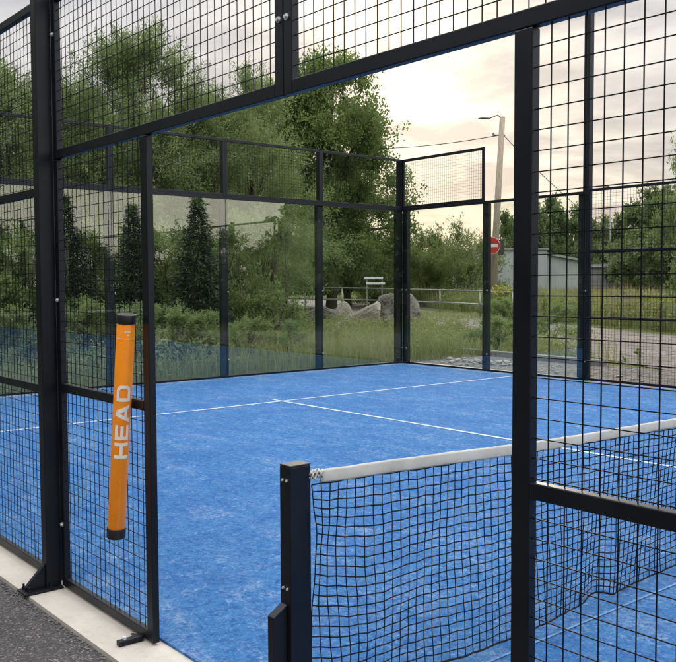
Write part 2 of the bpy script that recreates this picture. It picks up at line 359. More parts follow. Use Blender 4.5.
def side_post(parent, x, s, ztop=3.06):
    """s=-1: outside is -y (near side, inner face y=0); s=+1: far side (inner face y=YF)"""
    y0 = 0 if s < 0 else YF; f = bmesh.new(); box(f, x-.03, x+.03, y0, y0+s*.078, .0, ztop); o = fin_bm('post', f, PAINT, parent, .004)
    b = bmesh.new(); box(b, x-.055, x+.055, y0-.0*s, y0+s*.20, .001, .013)
    bp = fin_bm('base_plate', b, PAINT, o, .002)
    g = bmesh.new()                                        # gusset on the outside
    P = [(y0+s*.079, .0135), (y0+s*.180, .0135), (y0+s*.180, .03), (y0+s*.079, .135)]
    for dx in (-.006,):
        A = [g.verts.new((x-.012, a, z)) for a, z in P]; Bv = [g.verts.new((x+.012, a, z)) for a, z in P]
        g.faces.new(A); g.faces.new(Bv[::-1])
        for k in range(4): g.faces.new((A[k], Bv[k], Bv[(k+1)%4], A[(k+1)%4]))
    bmesh.ops.recalc_face_normals(g, faces=g.faces[:]); fin_bm('gusset', g, PAINT, o, .002)
    for dx in (-.038, .038):
        for dy in (.172, .06):
            t = bmesh.new(); p = Vector((x+dx, y0+s*dy, .013)); tube(t, [p, p+Vector((0,0,.010))], .0105, 6); tube(t, [p+Vector((0,0,.010)), p+Vector((0,0,.026))], .006, 8); fin_bm('anchor_bolt', t, PAINT, o)
    return o
def glass_post(parent, axis, a, c_in, out, ztop, w=.125, d=.085):
    f = bmesh.new()
    if axis == 'x': box(f, a-w/2, a+w/2, c_in, c_in+out*d, 0, H3); box(f, a-.03, a+.03, c_in+out*.01, c_in+out*.07, H3, ztop) if ztop > H3 else None
    else: box(f, c_in, c_in+out*d, a-w/2, a+w/2, 0, H3); box(f, c_in+out*.01, c_in+out*.07, a-.03, a+.03, H3, ztop) if ztop > H3 else None
    o = fin_bm('post', f, PAINT, parent, .004)
    b = bmesh.new()
    if axis == 'x': box(b, a-.11, a+.11, c_in+out*.005, c_in+out*.19, .001, .013)
    else: box(b, c_in+out*.005, c_in+out*.19, a-.11, a+.11, .001, .013)
    fin_bm('base_plate', b, PAINT, o, .002)
    for z in (.30, 1.42):
        for e in (1,):
            t = bmesh.new(); q = a+e*(w/2+.02)*.6
            p = Vector((q, c_in, z)) if axis == 'x' else Vector((c_in, q, z)); dn = Vector((0,-out,0)) if axis == 'x' else Vector((-out,0,0))
            tube(t, [p-dn*.004, p+dn*.0175], .012, 10); fin_bm('glass_clamp', t, STEEL, o)
    return o
def pane(parent, axis, a0, a1, c_in, out):
    g = bmesh.new(); c0, c1 = c_in-out*.013, c_in-out*.001
    if axis == 'x': box(g, a0+.006, a1-.006, c0, c1, .045, H3-.012)
    else: box(g, c0, c1, a0+.006, a1-.006, .045, H3-.012)
    return fin_bm('glass_pane', g, GLASS, parent)
def rail(parent, axis, a0, a1, c_in, out, z0, z1, name, d0=-.02, d1=.03):
    g = bmesh.new(); c0, c1 = c_in+out*d0, c_in+out*d1
    if axis == 'x': box(g, a0, a1, c0, c1, z0, z1)
    else: box(g, c0, c1, a0, a1, z0, z1)
    return fin_bm(name, g, PAINT, parent, .003)

PB = 2.003; WJ = .964
def side_wall(s):
    """one long side: glass at both ends, mesh panels, open doorway in the middle"""
    far = s > 0; yi = YF if far else 0.
    root = empty('side_fence', (0, yi, 0), 0,
        'far side wall of glass bays and black wire mesh, beyond the net near the road' if far else
        'near black steel mesh fence framing the open doorway, with pale concrete kerb under it', 'fence', None)
    root.location = (0,0,0)
    c0, c1 = yi, yi+.031
    if far: c0, c1 = yi-.031, yi
    ps = 2.051; xg = [XB, XB-ps, XB-2*ps]                    # glass bay limits
    for sg in (-1, 1):
        # two glass bays
        for k in range(2):
            a0, a1 = sorted((sg*xg[k], sg*xg[k+1]))
            pane(root, 'x', a0, a1, yi, s); rail(root, 'x', a0, a1, yi, s, .0015, .043, 'bottom_rail'); rail(root, 'x', a0, a1, yi, s, H3-.01, H3+.035, 'top_rail')
            if k == 0: panel(root, 'x', a0, a1, yi-.015 if far else yi-.02, yi+.02 if far else yi+.015, H3+.036, H4, s, fw=.05)
        glass_post(root, 'x', sg*(xg[0]-.035), yi+s*.03, s, H3); glass_post(root, 'x', sg*xg[1], yi+s*.03, s, H3)
        glass_post(root, 'x', sg*(xg[2]+.05), yi+s*.03, s, H3, .17)
        # mesh bays
        xs = [1.972, 3.93, xg[2]-.08]
        for x in xs[:2]: side_post(root, sg*x, s)
        for i in range(2):
            z_t = 3.0
            a0, a1 = sorted((sg*(xs[i]+(.031 if i == 0 else .031)), sg*(xs[i+1]-(.031 if i == 0 else .0))))
            bl = [(e, z) for e in (a0+.02, a1-.02) for z in (.32, 1.5, 2.72)]
            panel(root, 'x', a0, a1, c0, c1, .012, z_t, s, mids=(1.0, 2.03), bolts=bl)
        # narrow panel by the doorway
        a0, a1 = sorted((sg*1.941, sg*WJ)); jamb = .056
        ends = (None, jamb) if sg < 0 else (jamb, None)
        edge = a0+.021 if sg < 0 else a1-.021
        panel(root, 'x', a0, a1, c0, c1, .012, 2.168, s, mids=(1.03,), top=False, ends=ends, bolts=[(edge, .33), (edge, 1.47)])
        # upper panel over the doorway: its lower member is the lintel
        a0, a1 = sorted((sg*1.941, sg*.002))
        panel(root, 'x', a0, a1, c0, c1, 2.169, 2.985, s, fw=.046, bolts=[(edge, 2.78), (sg*.022, 2.42)])
        # foot bar at the jamb
        f = bmesh.new(); x = sg*(WJ+.03)
        yo = yi if not far else yi
        box(f, x+sg*.07-.016, x+sg*.07+.016, yo-(.0005 if not far else -.0005), yo+s*.115, .001, .012+.012); o = fin_bm('foot_bar', f, PAINT, root, .002)
        t = bmesh.new(); p = Vector((x+sg*.07, yo+s*.085, .024)); tube(t, [p, p+Vector((0,0,.012))], .009, 6); fin_bm('anchor_bolt', t, STEEL, o)
    return root
near_fence = side_wall(-1); far_fence = side_wall(1)
def end_wall(s):
    root = empty('glass_end_wall', (0,0,0), 0,
        'back wall of large glass panes with black posts and mesh above, in front of the willows' if s < 0 else 'opposite end wall of glass panes behind the camera side of the net', 'glass wall')
    ys = [YF-PB*k for k in range(5)] + [.0]
    for k in range(5):
        a1, a0 = ys[k], ys[k+1]
        pane(root, 'y', a0, a1, s*XB, s); rail(root, 'y', a0, a1, s*XB, s, .0015, .043, 'bottom_rail'); rail(root, 'y', a0, a1, s*XB, s, H3-.01, H3+.035, 'top_rail')
        panel(root, 'y', a0, a1, *sorted((s*XB-s*.015, s*XB+s*.02)), H3+.036, H4, s, fw=.045)
        if 0 < k: glass_post(root, 'y', a1, s*XB+s*.03, s, H4)
    glass_post(root, 'y', YF-.046, s*XB+s*.03, s, H4, .15); glass_post(root, 'y', .05, s*XB+s*.03, s, H4, .15)
    return root
end_wall(-1); end_wall(1)
# floodlight mast at the far fence
def mast(x, lab):
    r = empty('floodlight_mast', (x, YF+.22, 0), 0, lab, 'light mast')
    b = bmesh.new(); box(b, -.055, .055, -.055, .055, .0, 6.2); fin_bm('pole', b, PAINT, r, .006)
    b = bmesh.new(); box(b, -.15, .15, -.12, .12, -.03, .012); fin_bm('base_plate', b, PAINT, r, .003)
    b = bmesh.new(); box(b, -.5, .5, -.03, .03, 6.2, 6.26); fin_bm('cross_arm', b, PAINT, r, .003)
    for e in (-1, 1):
        b = bmesh.new(); box(b, e*.3-.16, e*.3+.16, -.42, -.031, 6.2, 6.27); fin_bm('floodlight', b, LAMPM, r, .01)
mast(-5.96, 'tall black square floodlight mast behind the far fence, rising to the top of the photo')

# ------------------------------------------------------------------ net
def zt(y):                                                    # top of the net
    return .815 + .088*((y-5)/5)**2
def net_post(y0, s, lab):
    r = empty('net_post', (-.022, y0, 0), 0, lab, 'post', 'posts holding the ends of the net')
    b = bmesh.new(); box(b, -.031, .031, -.044, .044,   .0125, .925); u = fin_bm('upright', b, PAINT, r, .003)
    b = bmesh.new(); box(b, -.031, .031, -.044, .044, .9255, .931); fin_bm('cap', b, BLACKPL, r, .002)
    b = bmesh.new()                                           # stop bar with sloping top on the outer face
    P = [(-s*.0445, .0125), (-s*.103, .0125), (-s*.103, .415), (-s*.0445, .450)]
    A = [b.verts.new((-.026, y, z)) for y, z in P]; Bv = [b.verts.new((.010, y, z)) for y, z in P]
    b.faces.new(A); b.faces.new(Bv[::-1])
    for k in range(4): b.faces.new((A[k], Bv[k], Bv[(k+1)%4], A[(k+1)%4]))
    bmesh.ops.recalc_face_normals(b, faces=b.faces[:]); fin_bm('bracket', b, PAINT, r, .003)
    for z in (.878, .503):
        for x in (-.012, .012):
            t = bmesh.new(); p = Vector((x, -s*.044, z)); tube(t, [p+Vector((0,s*.002,0)), p-Vector((0,s*.005,0))], .0048, 10); fin_bm('screw', t, STEEL, r)
    b = bmesh.new(); box(b, -.09, .09, -.08, .08, .0122, .022); fin_bm('base_plate', b, PAINT, r, .002)
NY0 = .085
net_post(.055, 1, 'black net post standing in the doorway, nearest the camera'); net_post(YF-.11, -1, 'black net post at the far end of the net by the far fence')
def court_net():
    r = empty('court_net', (0,0,0), 0, 'black knotted net with white top band stretched across the blue court', 'net')
    cell = .043; y0, y1 = NY0+.02, YF-.16; nc = int((y1-y0)/cell); nr = 22
    def P(i, j):
        u = i/nc; v = j/nr; y = y0+(y1-y0)*u; dy = y-y0
        top = zt(y)-.047; bot = .045 + .020*math.sin(y*2.3+.6) + .014*math.sin(y*5.1)
        z = top+(bot-top)*v
        e = math.exp(-dy/.11)
        e2 = math.exp(-dy/.13); z += .060*e2*min(1, v*4)*(1-v)**.4-.020*math.exp(-((dy-.30)/.16)**2)*v*(1-v)*4
        x = .030*v*math.sin(y*1.9+.4)+.016*v*math.sin(y*4.3+v*2.)+.006*math.sin(y*11+v*5)
        x += e*(.020*math.sin(v*6+i*.8)*min(1, v*4))
        # slack folds: columns crowd together near the post and at one gather low on the net
        y -= .30*dy*math.exp(-dy/.20)*min(1, .25+v*2)
        gth = math.exp(-((dy-1.80)/.13)**2)*max(0, v-.35)/.65
        y -= gth*(dy-1.80)*.55; x += gth*.05*math.sin((dy-1.8)*14); z += gth*.03*v
        y += .0015*math.sin(j*1.3+i*.9); z += .002*math.sin(i*1.9+j*.7)+.0016*(i%2)*(1 if j > 0 else 0)
        return Vector((x, y, max(z, .02)))
    G = [[P(i, j) for j in range(nr+1)] for i in range(nc+1)]
    bm = bmesh.new()
    for j in range(nr+1): tube(bm, [G[i][j] for i in range(nc+1)], .0027 if j < nr else .005, 4, False)
    for i in range(nc+1): tube(bm, G[i], .0027, 4, False)
    nt_ = fin_bm('netting', bm, CORD, r, 0, True)
    b = bmesh.new(); prev = None; n = 420                       # folded white webbing with a stitched ridge
    for k in range(n+1):
        y = .150+(YF-.25-.150)*(k/n); z = zt(y)+.0035*math.sin(y*3.1); x = .004*math.sin(y*2.2)
        wv = .0007*math.sin(y*17)+.0006*math.sin(y*41); prof = [(-.0022,-.048+wv),(-.0042,-.041),(-.0030,-.028),(-.0036,-.008),(-.0012,.0005+wv),(.0012,.0005+wv),(.0036,-.008),(.0030,-.028),(.0042,-.041),(.0022,-.048+wv)]
        ring = [b.verts.new((x+a, y, z+c)) for a, c in prof]
        if prev:
            for q in range(len(ring)): b.faces.new((prev[q], ring[q], ring[(q+1)%len(ring)], prev[(q+1)%len(ring)]))
        else: b.faces.new(ring)
        prev = ring
    b.faces.new(prev[::-1]); bmesh.ops.recalc_face_normals(b, faces=b.faces[:]); fin_bm('top_band', b, BAND, r, 0, True)
    b = bmesh.new()                                            # white tie cord bunched between post and band
    rr = random.Random(5); c = Vector((0, .124, zt(.12)-.012))
    for q in range(9):
        pts = []
        for k in range(15):
            t = k/14*2*PI*1.5+q*1.1
            pts.append(c+Vector((-.004+.012*math.cos(t+q)+rr.uniform(-.003,.003), (k/14-.5)*.062, .013*math.sin(t*1.1+q*2)+rr.uniform(-.004,.004))))
        tube(b, pts, .003, 6)
    fin_bm('tie_cord', b, BAND, r, 0, True)
court_net()

# ------------------------------------------------------------------ ball tube with lettering
def ball_tube():
    A = at_y(116, 537, -.046); Bp = at_y(126.5, 314, -.046); ax = (Bp-A); L = ax.length; ax.normalize(); R_ = .0385
    r = empty('ball_tube', A, 0, 'orange tube with black end caps and white lettering hung on the mesh', 'ball tube')
    tocam = (CAM-(A+Bp)/2); tocam = (tocam-ax*tocam.dot(ax)).normalized(); rt = ax.cross(tocam).normalized()   # rt points right as the camera sees it
    if rt.dot(RT) < 0: rt = -rt
    def pt(s, ang, rad): return ax*s+tocam*(rad*math.cos(ang))+rt*(rad*math.sin(ang))
    def cyl(s0, s1, rad, n=40):
        b = bmesh.new(); a = [b.verts.new(pt(s0, 2*PI*k/n, rad)) for k in range(n)]; c = [b.verts.new(pt(s1, 2*PI*k/n, rad)) for k in range(n)]
        for k in range(n): b.faces.new((a[k], c[k], c[(k+1)%n], a[(k+1)%n]))
        b.faces.new(a); b.faces.new(c[::-1]); bmesh.ops.recalc_face_normals(b, faces=b.faces[:]); return b
    fin_bm('sleeve', cyl(.045, L-.038, R_), ORANGE, r, .002, False)
    for a, c in ((0, .048), (L-.041, L)): fin_bm('end_cap', cyl(a, c, R_+.003), BLACKPL, r, .004)
    for o in r.children:
        for p in o.data.polygons: p.use_smooth = len(p.vertices) == 4
    # letters as polygons: x along the tube (upwards), y towards the left
    H_, st = 1., .24
    def rect(x0, y0, x1, y1): return [(x0,y0),(x1,y0),(x1,y1),(x0,y1)]
    letters = [(1.12, [rect(0,0,st,1), rect(.88,0,1.12,1), rect(st,.39,.88,.61)]),
               (1.02, [rect(0,0,st,1), rect(st,0,1.02,.21), rect(st,.395,.96,.605), rect(st,.79,1.02,1)]),
               (1.24, [[(0,0),(.27,0),(.74,1),(.44,1)], [(.98,0),(1.24,0),(.80,1),(.58,.72)], rect(.33,.19,.95,.38)]),
               (1.10, [rect(0,0,st,1), rect(st,0,.74,.21), rect(st,.79,.74,1), [(.74,0),(.95,.07),(1.10,.26),(.86,.34),(.80,.25),(.74,.21)], [(.74,1),(.74,.79),(.80,.75),(.86,.66),(1.10,.74),(.95,.93)], [(.86,.34),(1.10,.26),(1.10,.74),(.86,.66)]])]
    gap = .2; tot = sum(l[0] for l in letters)+gap*3; LEN = .325; k = LEN/tot; hgt = .060
    b = bmesh.new(); s0 = .372; ycen = -.004
    for i, (wd, polys) in enumerate(letters):
        for pi, poly in enumerate(polys):
            b.faces.new([b.verts.new((x*k, (y-.5)*hgt+ycen, .0002*pi)) for x, y in poly])
        # shift
        for v in b.verts:
            if not v.tag: v.co.x += s0; v.tag = True
        s0 += (wd+gap)*k
    for q in range(-9, 10):
        bmesh.ops.bisect_plane(b, geom=b.verts[:]+b.edges[:]+b.faces[:], plane_co=(0, q*.004, 0), plane_no=(0,1,0))
    for v in b.verts:
        s_, y_, e_ = v.co; v.co = pt(s_, -y_/R_, R_+.0009+e_)
    bmesh.ops.recalc_face_normals(b, faces=b.faces[:])
    fin_bm('lettering', b, PRINT, r)
    b = bmesh.new()                                            # thin ring line and two rows of minute print near the top
    def strip(sa, sb, aa, ab, n=8):
        for q in range(n):
            t0, t1 = aa+(ab-aa)*q/n, aa+(ab-aa)*(q+1)/n
            b.faces.new([b.verts.new(pt(x, t, R_+.0009)) for x, t in ((sa,t0),(sa,t1),(sb,t1),(sb,t0))])
    top = L-.041
    strip(top-.062, top-.0595, -1.2, 1.2, 24)
    for i in range(7): strip(top-.034, top-.0265, -.12+i*.1, -.12+i*.1+.07, 1)
    for i in range(2): strip(top-.048, top-.041, .15+i*.13, .15+i*.13+.1, 1)
    bmesh.ops.recalc_face_normals(b, faces=b.faces[:]); fin_bm('fine_print', b, PRINT, r)
    b = bmesh.new()                                            # wire hook that hangs it on the mesh
    c = pt(L-.06, PI, R_); tube(b, [c, c+Vector((0,.02,.012)), c+Vector((0,.028,.004)), c+Vector((0,.028,-.012))], .0025, 6); fin_bm('hook', b, STEEL, r)
ball_tube()

# ------------------------------------------------------------------ vegetation builders
def unit(a): return a/np.maximum(1e-9, np.linalg.norm(a, axis=-1, keepdims=True))
def leaf_quads(c, ax, L, wd):
    n = len(c); rn = unit(RNG.normal(size=(n,3))); b = unit(np.cross(ax, rn)); L = L[:,None]; wd = wd[:,None]
    bend = np.cross(ax, b)*L*.12
    v = np.stack([c, c+ax*L*.45+b*wd*.5+bend, c+ax*L, c+ax*L*.45-b*wd*.5+bend], 1).reshape(-1,3)
    return v, np.arange(n*4).reshape(n,4)
def crown_mesh(name, H, R_, z0, nsh, per, leafL, leafW, droop=.3, up=.5, prof=.6, shoot=.9, spread=.13, lump=.3, fill=.55):
    """shoots spread through an uneven crown volume, leaves set along every shoot"""
    ncl = max(14, nsh//16); cid = RNG.integers(0, ncl, nsh); t = RNG.uniform(0, 1, ncl)[cid]; ang = RNG.uniform(0, 2*PI, ncl)[cid]; rf = RNG.uniform(0, 1, ncl)[cid]; ctint = RNG.normal(0, .16, ncl)[cid]
    t = np.clip(t+RNG.normal(0, .030, nsh), 0, 1); ang = ang+RNG.normal(0, .22, nsh)
    ph = RNG.uniform(0, 2*PI, 4)
    lob = 1+lump*(np.sin(ang*2+ph[0]+t*5)*.5+np.sin(ang*3+ph[1]-t*7)*.35+np.sin(ang*5+t*13+ph[2])*.3)
    r = R_*np.sin(PI*np.clip(t*.93+.05, 0, 1)**.8)**prof*lob*(rf**fill+RNG.normal(0, .07, nsh))
    base = np.stack([r*np.cos(ang), r*np.sin(ang), z0+(H-z0)*t*.93], 1)
    out = np.stack([np.cos(ang), np.sin(ang), np.zeros(nsh)], 1)
    d = unit(out*RNG.uniform(.3, 1.1, (nsh,1))+RNG.normal(size=(nsh,3))*.35+np.array([0,0,1])*(up*(t[:,None]*1.3)-droop*(1-t[:,None])))
    ln = shoot*RNG.uniform(.5, 1.25, nsh)
    s = RNG.uniform(0, 1, (nsh, per)); P = base[:,None]+d[:,None]*(ln[:,None]*s)[:,:,None]
    P[:,:,2] -= droop*.35*(s*ln[:,None])**2
    P += RNG.normal(size=P.shape)*spread*(1-.55*s[:,:,None])
    la = unit(d[:,None]*.8+RNG.normal(size=P.shape)*.65+np.array([0,0,-droop*.8]))
    n = nsh*per; sz = RNG.uniform(.65, 1.25, n)
    v, f = leaf_quads(P.reshape(-1,3), la.reshape(-1,3), leafL*sz, leafW*sz)
    ti = np.clip((RNG.normal(.45, .10, nsh)+ctint)[:,None]+RNG.normal(0, .17, (nsh,per)), 0, 1).ravel()
    return np_mesh(name, v, f, ti), base[RNG.permutation(nsh)[:26]]
def trunk_mesh(name, tips, H, z0, r0, nst=1):
    bm = bmesh.new(); rr = random.Random(int(H*100))
    for k in range(nst):
        ox, oy = (rr.uniform(-.25,.25), rr.uniform(-.25,.25)) if nst > 1 else (0, 0)
        pts = []; 
        for q in range(7):
            f = q/6; pts.append((ox*(1+2*f)+.12*math.sin(q*1.3+k), oy*(1+2*f)+.1*math.cos(q*1.1+k), -.1+(H*.86+.1)*f))
        tube(bm, pts, [r0*(1-.88*q/6)*(1.35 if q == 0 else 1) for q in range(7)], 8)
    for p in tips:
        zb = max(z0*.7, min(p[2]*.62, H*.75)); a = Vector((0,0,zb)); e = Vector(p); m_ = (a+e)/2+Vector((0,0,.12*(e-a).length))
        tube(bm, [a, m_, e], [r0*.38, r0*.24, r0*.08], 5)
    me = bpy.data.meshes.new(name); bm.to_mesh(me); bm.free(); me.polygons.foreach_set('use_smooth', [True]*len(me.polygons)); return me
def spruce_mesh(name, H, R_):
    ls, ax = [], []; z = .5
    while z < H-.05:
        f = (z-.5)/(H-.5); rad = R_*(1-f)**.85*RNG.uniform(.82, 1.12); nb = int(9+6*(1-f))
        for k in range(nb):
            a = 2*PI*k/nb+RNG.uniform(-.3,.3); o = np.array([math.cos(a), math.sin(a), 0]); m = int(58*max(.2, 1-f))+10
            s = RNG.uniform(.12, 1, m)**.8; P = o*(rad*s)[:,None]; P[:,2] += z-.35*rad*s**1.2+.12*rad*s**3
            P += RNG.normal(size=P.shape)*(.05+.05*s[:,None]); ls.append(P); ax.append(unit(o+RNG.normal(size=P.shape)*.45+np.array([0,0,-.25])))
        z += .19+.10*(1-f)
    ls.append(np.array([[0,0,H-.1-.04*i] for i in range(12)])); ax.append(unit(np.array([[0,0,1.]]*12)+RNG.normal(size=(12,3))*.5))
    P = np.concatenate(ls); A = np.concatenate(ax); n = len(P); sz = RNG.uniform(.7, 1.3, n)
    v, f = leaf_quads(P, A, .17*sz, .042*sz); return np_mesh(name, v, f, np.clip(RNG.normal(.45,.22,n), 0, 1))
def plant(kind, spec, loc, rz, sc, label, cat, group, mats, names=('crown','trunk')):
    r = empty(kind, loc, rz, label, cat, group)
    for nm, me, m in zip(names, spec, mats):
        if me is None: continue
        if not me.materials: me.materials.append(m)
        o = bpy.data.objects.new(nm, me); COL.objects.link(o); o.parent = r
    r.scale = sc if isinstance(sc, (tuple, list)) else (sc,)*3
    return r
def make(nm, H, R_, z0, nsh, per, L, w_, r0, nst=1, **k):
    c, tips = crown_mesh(nm+'_crown', H, R_, z0, nsh, per, L, w_, **k); return (c, trunk_mesh(nm+'_trunk', tips, H, z0, r0, nst), H)
WIL = [make('willow', 8., 2.4, .9, 1000, 70, .115, .029, .16, 3, droop=.30, up=.9, shoot=1.15, spread=.12, lump=.35) for _ in range(3)]
BRD = [make('broadleaf', 8., 2.6, 1.0, 1250, 62, .105, .075, .20, 1, droop=.15, up=.5, shoot=.75, spread=.17, lump=.35, prof=.5) for _ in range(2)]
SHR = [make('shrub', 3., 1.5, .1, 300, 40, .15, .036, .05, 5, droop=.28, up=.7, shoot=.7, spread=.10, lump=.3, prof=.4) for _ in range(2)]
FAR = [make('fartree', 9., 2.9, .6, 420, 30, .30, .20, .2, 1, droop=.1, up=.5, shoot=1.0, spread=.25, lump=.4, prof=.5) for _ in range(2)]
OSI = [make('osier', 4.8, 2.4, .0, 420, 30, .26, .06, .05, 6, droop=-.25, up=1.5, shoot=1.4, spread=.12, lump=.3, prof=.35) for _ in range(2)]
SPR = [spruce_mesh('spruce_crown', 5.2, 1.35) for _ in range(2)]
SPT = trunk_mesh('spruce_trunk', [], 5.2, .4, .10)
def tree(kind, lib, i, px, depth, top, rz, label, group, cat, mats, wide=1., names=('crown','trunk'), z=-.05):
    c, t, H = lib[i % len(lib)]; h = height(top, depth)+.1; s = h/(H+(.55 if lib is WIL else .3))
    return plant(kind, (c, t), spot(px, depth, z), rz, (s*wide, s*wide, s), label, cat, group, mats, names)

# willows and broadleaf trees behind the back glass wall
gb = 'trees behind the back glass wall'
for i, (px, d, top, rz, wd, lab) in enumerate([
    (-62, 23, 40, .3, 1.1, 'feathery willow mostly cut off by the left edge of the photo'),
    (18, 25, 62, 1.9, 1.0, 'willow seen through the left fence panel, left of the thick post'),
    (82, 23.5, 78, 4.0, 1.0, 'lower feathery willow just right of the thick fence post'),
    (146, 24, 26, 2.6, .85, 'tallest feathery willow, its top between thick post and middle of upper panel'),
    (205, 26, 84, 5.2, .95, 'shorter willow in the dip right of the tallest willow'),
    (252, 27, 62, .9, .72, 'slim willow with top behind the upright in the middle of the upper mesh')]):
    tree('willow_tree', WIL, i, px, d, top, rz, lab, gb, 'tree', (WILLOW, BARK), wd)
for i, (px, d, top, rz, lab) in enumerate([(50, 34, 92, 1., 'rear willow showing between the left panel and thick post'), (112, 35, 98, 2., 'rear willow filling the gap right of the thick fence post'),
    (178, 36, 96, 3., 'rear willow behind the shorter willow, above the door jamb'), (232, 36, 104, 4., 'rear willow behind the second upper post of the back wall')]):
    tree('willow_tree', WIL, i, px, d, top, rz, lab, gb, 'tree', (WILLOW, BARK), 1.15)
tree('broadleaf_tree', BRD, 0, 330, 56, 52, .4, 'large round-leaved tree behind the glass corner, its crown edge against the bright sky', gb, 'tree', (BROAD, BARK), .80)
tree('broadleaf_tree', BRD, 1, 284, 57, 80, 2.0, 'dense mid green tree left of the large round-leaved tree', gb, 'tree', (BROAD, BARK), .85)
tree('broadleaf_tree', BRD, 1, 348, 61, 150, 4.2, 'lower dark tree filling the space under the large round-leaved tree, left of the corner post', gb, 'tree', (BROAD, BARK), .85)
gs = 'shrubs behind the back glass wall'
for i, (px, d, top, rz, wd, lab) in enumerate([
    (10, 20.6, 232, 1., 1.1, 'dark leafy shrub behind the back glass, left of the thick post'), (95, 21, 218, 2.2, 1.0, 'leafy shrub behind the back glass, left of the orange tube top'),
    (168, 20.8, 226, .1, .9, 'leafy shrub behind the glass just right of the door jamb'), (226, 21.4, 214, 3.1, .8, 'broad narrow-leaved shrub behind the glass post in the middle of the back wall'),
    (272, 22.5, 205, 4.4, .62, 'pale narrow-leaved shrub behind the glass, in front of the dense mid green tree'), (-60, 20.5, 232, 5.4, 1.1, 'leafy shrub behind the back glass beyond the left photo edge')]):
    tree('leafy_shrub', SHR, i, px, d, top, rz, lab, gs, 'shrub', (OSIER if 0 else WILLOW, BARK), wd, ('foliage','stem'))
for i, (px, d, top, lab) in enumerate([(197, 19.2, 206, 'added dark spruce backing its mirror image in the glass, right of the door jamb'), (134, 19.6, 214, 'added dark spruce backing its mirror image in the glass, above the orange tube'), (72, 20, 206, 'added dark spruce backing its mirror image just right of the thick fence post')]):  # spruces added behind the glass so the mirrored ones read dark
    h = height(top, d)+.1; sc = h/5.2; plant('spruce_tree', (SPR[i % 2], SPT), spot(px, d, -.05), i*2.1, (sc*1.05, sc*1.05, sc), lab, 'tree', gb, (NEEDLE, BARK))
gl_ow = 'low undergrowth clumps at the foot of the back glass'
for i, (px, d, top, wd, lab) in enumerate([(-30, 15.6, 302, 1.3, 'low dark undergrowth clump at the left photo edge behind the glass'), (28, 15.4, 306, 1.2, 'low dark undergrowth clump left of the thick post behind the glass'), (82, 15.8, 300, 1.3, 'low dark undergrowth clump right of the thick post behind the glass'),
    (128, 16.2, 304, 1.2, 'low dark undergrowth clump behind the orange tube'), (176, 16.4, 306, 1.3, 'low dark undergrowth clump right of the door jamb'), (214, 16.8, 312, 1.2, 'low dark undergrowth clump just left of the middle glass post'), (250, 17.4, 318, 1.2, 'low undergrowth clump just right of the middle glass post'), (290, 18.2, 322, 1.1, 'low undergrowth clump left of the second glass post from the corner')]):
    tree('undergrowth_clump', SHR, i, px, d, top, i*1.7, lab, gl_ow, 'shrub', (WILLOW, BARK), wd, ('foliage','stem'))
# osier thicket and trees across the road
go = 'osier bushes across the road'
for i, (px, d, top, rz, wd, lab) in enumerate([(398, 64, 246, .3, 1.0, 'pale osier bush partly hidden by the glass corner post'), (426, 60, 240, 1.7, 1.0, 'pale feathery osier bush right of the glass corner post'),
    (452, 62, 234, 3.1, 1.05, 'tallest pale osier bush in the middle of the thicket'), (476, 63, 243, 4.6, 1.0, 'pale osier bush left of the no-entry sign'), (370, 66, 250, 5., 1.1, 'osier bush behind the white two-board rack')]):
    tree('osier_bush', OSI, i, px, d, top, rz, lab, go, 'bush', (OSIER, BARK), wd, ('foliage','stem'))
gf = 'trees beyond the grey hall'
for i, (px, d, top, rz, wd, lab) in enumerate([
    (500, 84, 212, .2, .8, 'slim tree beside the leaning street lamp pole'), (527, 86, 200, 1.1, .85, 'dark tree over the left end of the grey hall'),
    (549, 90, 196, 2.3, .8, 'dark tree over the middle of the grey hall'), (571, 88, 203, 3.3, .85, 'dark tree over the right end of the grey hall'),
    (592, 92, 216, 4.3, .8, 'dark tree just right of the black mast'), (611, 96, 214, 5.1, .8, 'small dark tree behind the thin far lamp post'),
    (632, 70, 203, 5.9, .8, 'dark tree right of the thin far lamp post'), (652, 62, 184, .7, .9, 'tall full tree near the right edge of the photo'),
    (684, 56, 180, 1.5, 1., 'tall tree cut off by the right edge of the photo'), (718, 52, 170, 2.5, 1., 'tree beyond the right edge of the photo')]):
    tree('deciduous_tree', FAR, i, px, d, top, rz, lab, gf, 'tree', (FARLEAF, BARK), wd)
tree('sapling', SHR, 0, 694, 33, 128, .6, 'thin loose tree with leaf tips showing at the right edge against the sky', None, 'tree', (BROAD, BARK), .34)
# conifers beyond the far fence, right of the frame: seen only as reflections in the back glass
gc = 'spruces mirrored in the back glass wall'
for i, (px, t_, top, lab) in enumerate([(197, 36, 197, 'spruce mirrored in the glass beside the middle back post'), (132, 37, 205, 'spruce mirrored in the glass behind the orange tube'), (64, 36, 196, 'spruce mirrored in the glass right of the thick post'), (-8, 37, 215, 'spruce mirrored at the left photo edge')]):
    p = at(px, top, t_); s = (p.z+.05)/5.2
    plant('spruce_tree', (SPR[i % 2], SPT), (-2*XB-p.x, p.y, -.05), i*1.4, (s*1.05, s*1.05, s), lab, 'tree', gc, (NEEDLE, BARK))
gm = 'bushes mirrored in the back glass wall'
for i, (px, t_, top) in enumerate([(30, 40, 232), (100, 40, 240), (165, 39, 232), (232, 41, 236), (262, 40, 244), (292, 42, 228)]):
    p = at(px, top, t_); s = (p.z+.05)/3.
    plant('roadside_bush', (SHR[i % 2][0], SHR[i % 2][1]), (-2*XB-p.x, p.y, -.05), i*1.1, (s*1.25, s*1.25, s), 'leafy bush outside the photo, mirrored in the back glass wall', 'bush', gm, (WILLOW, BARK), ('foliage','stem'))

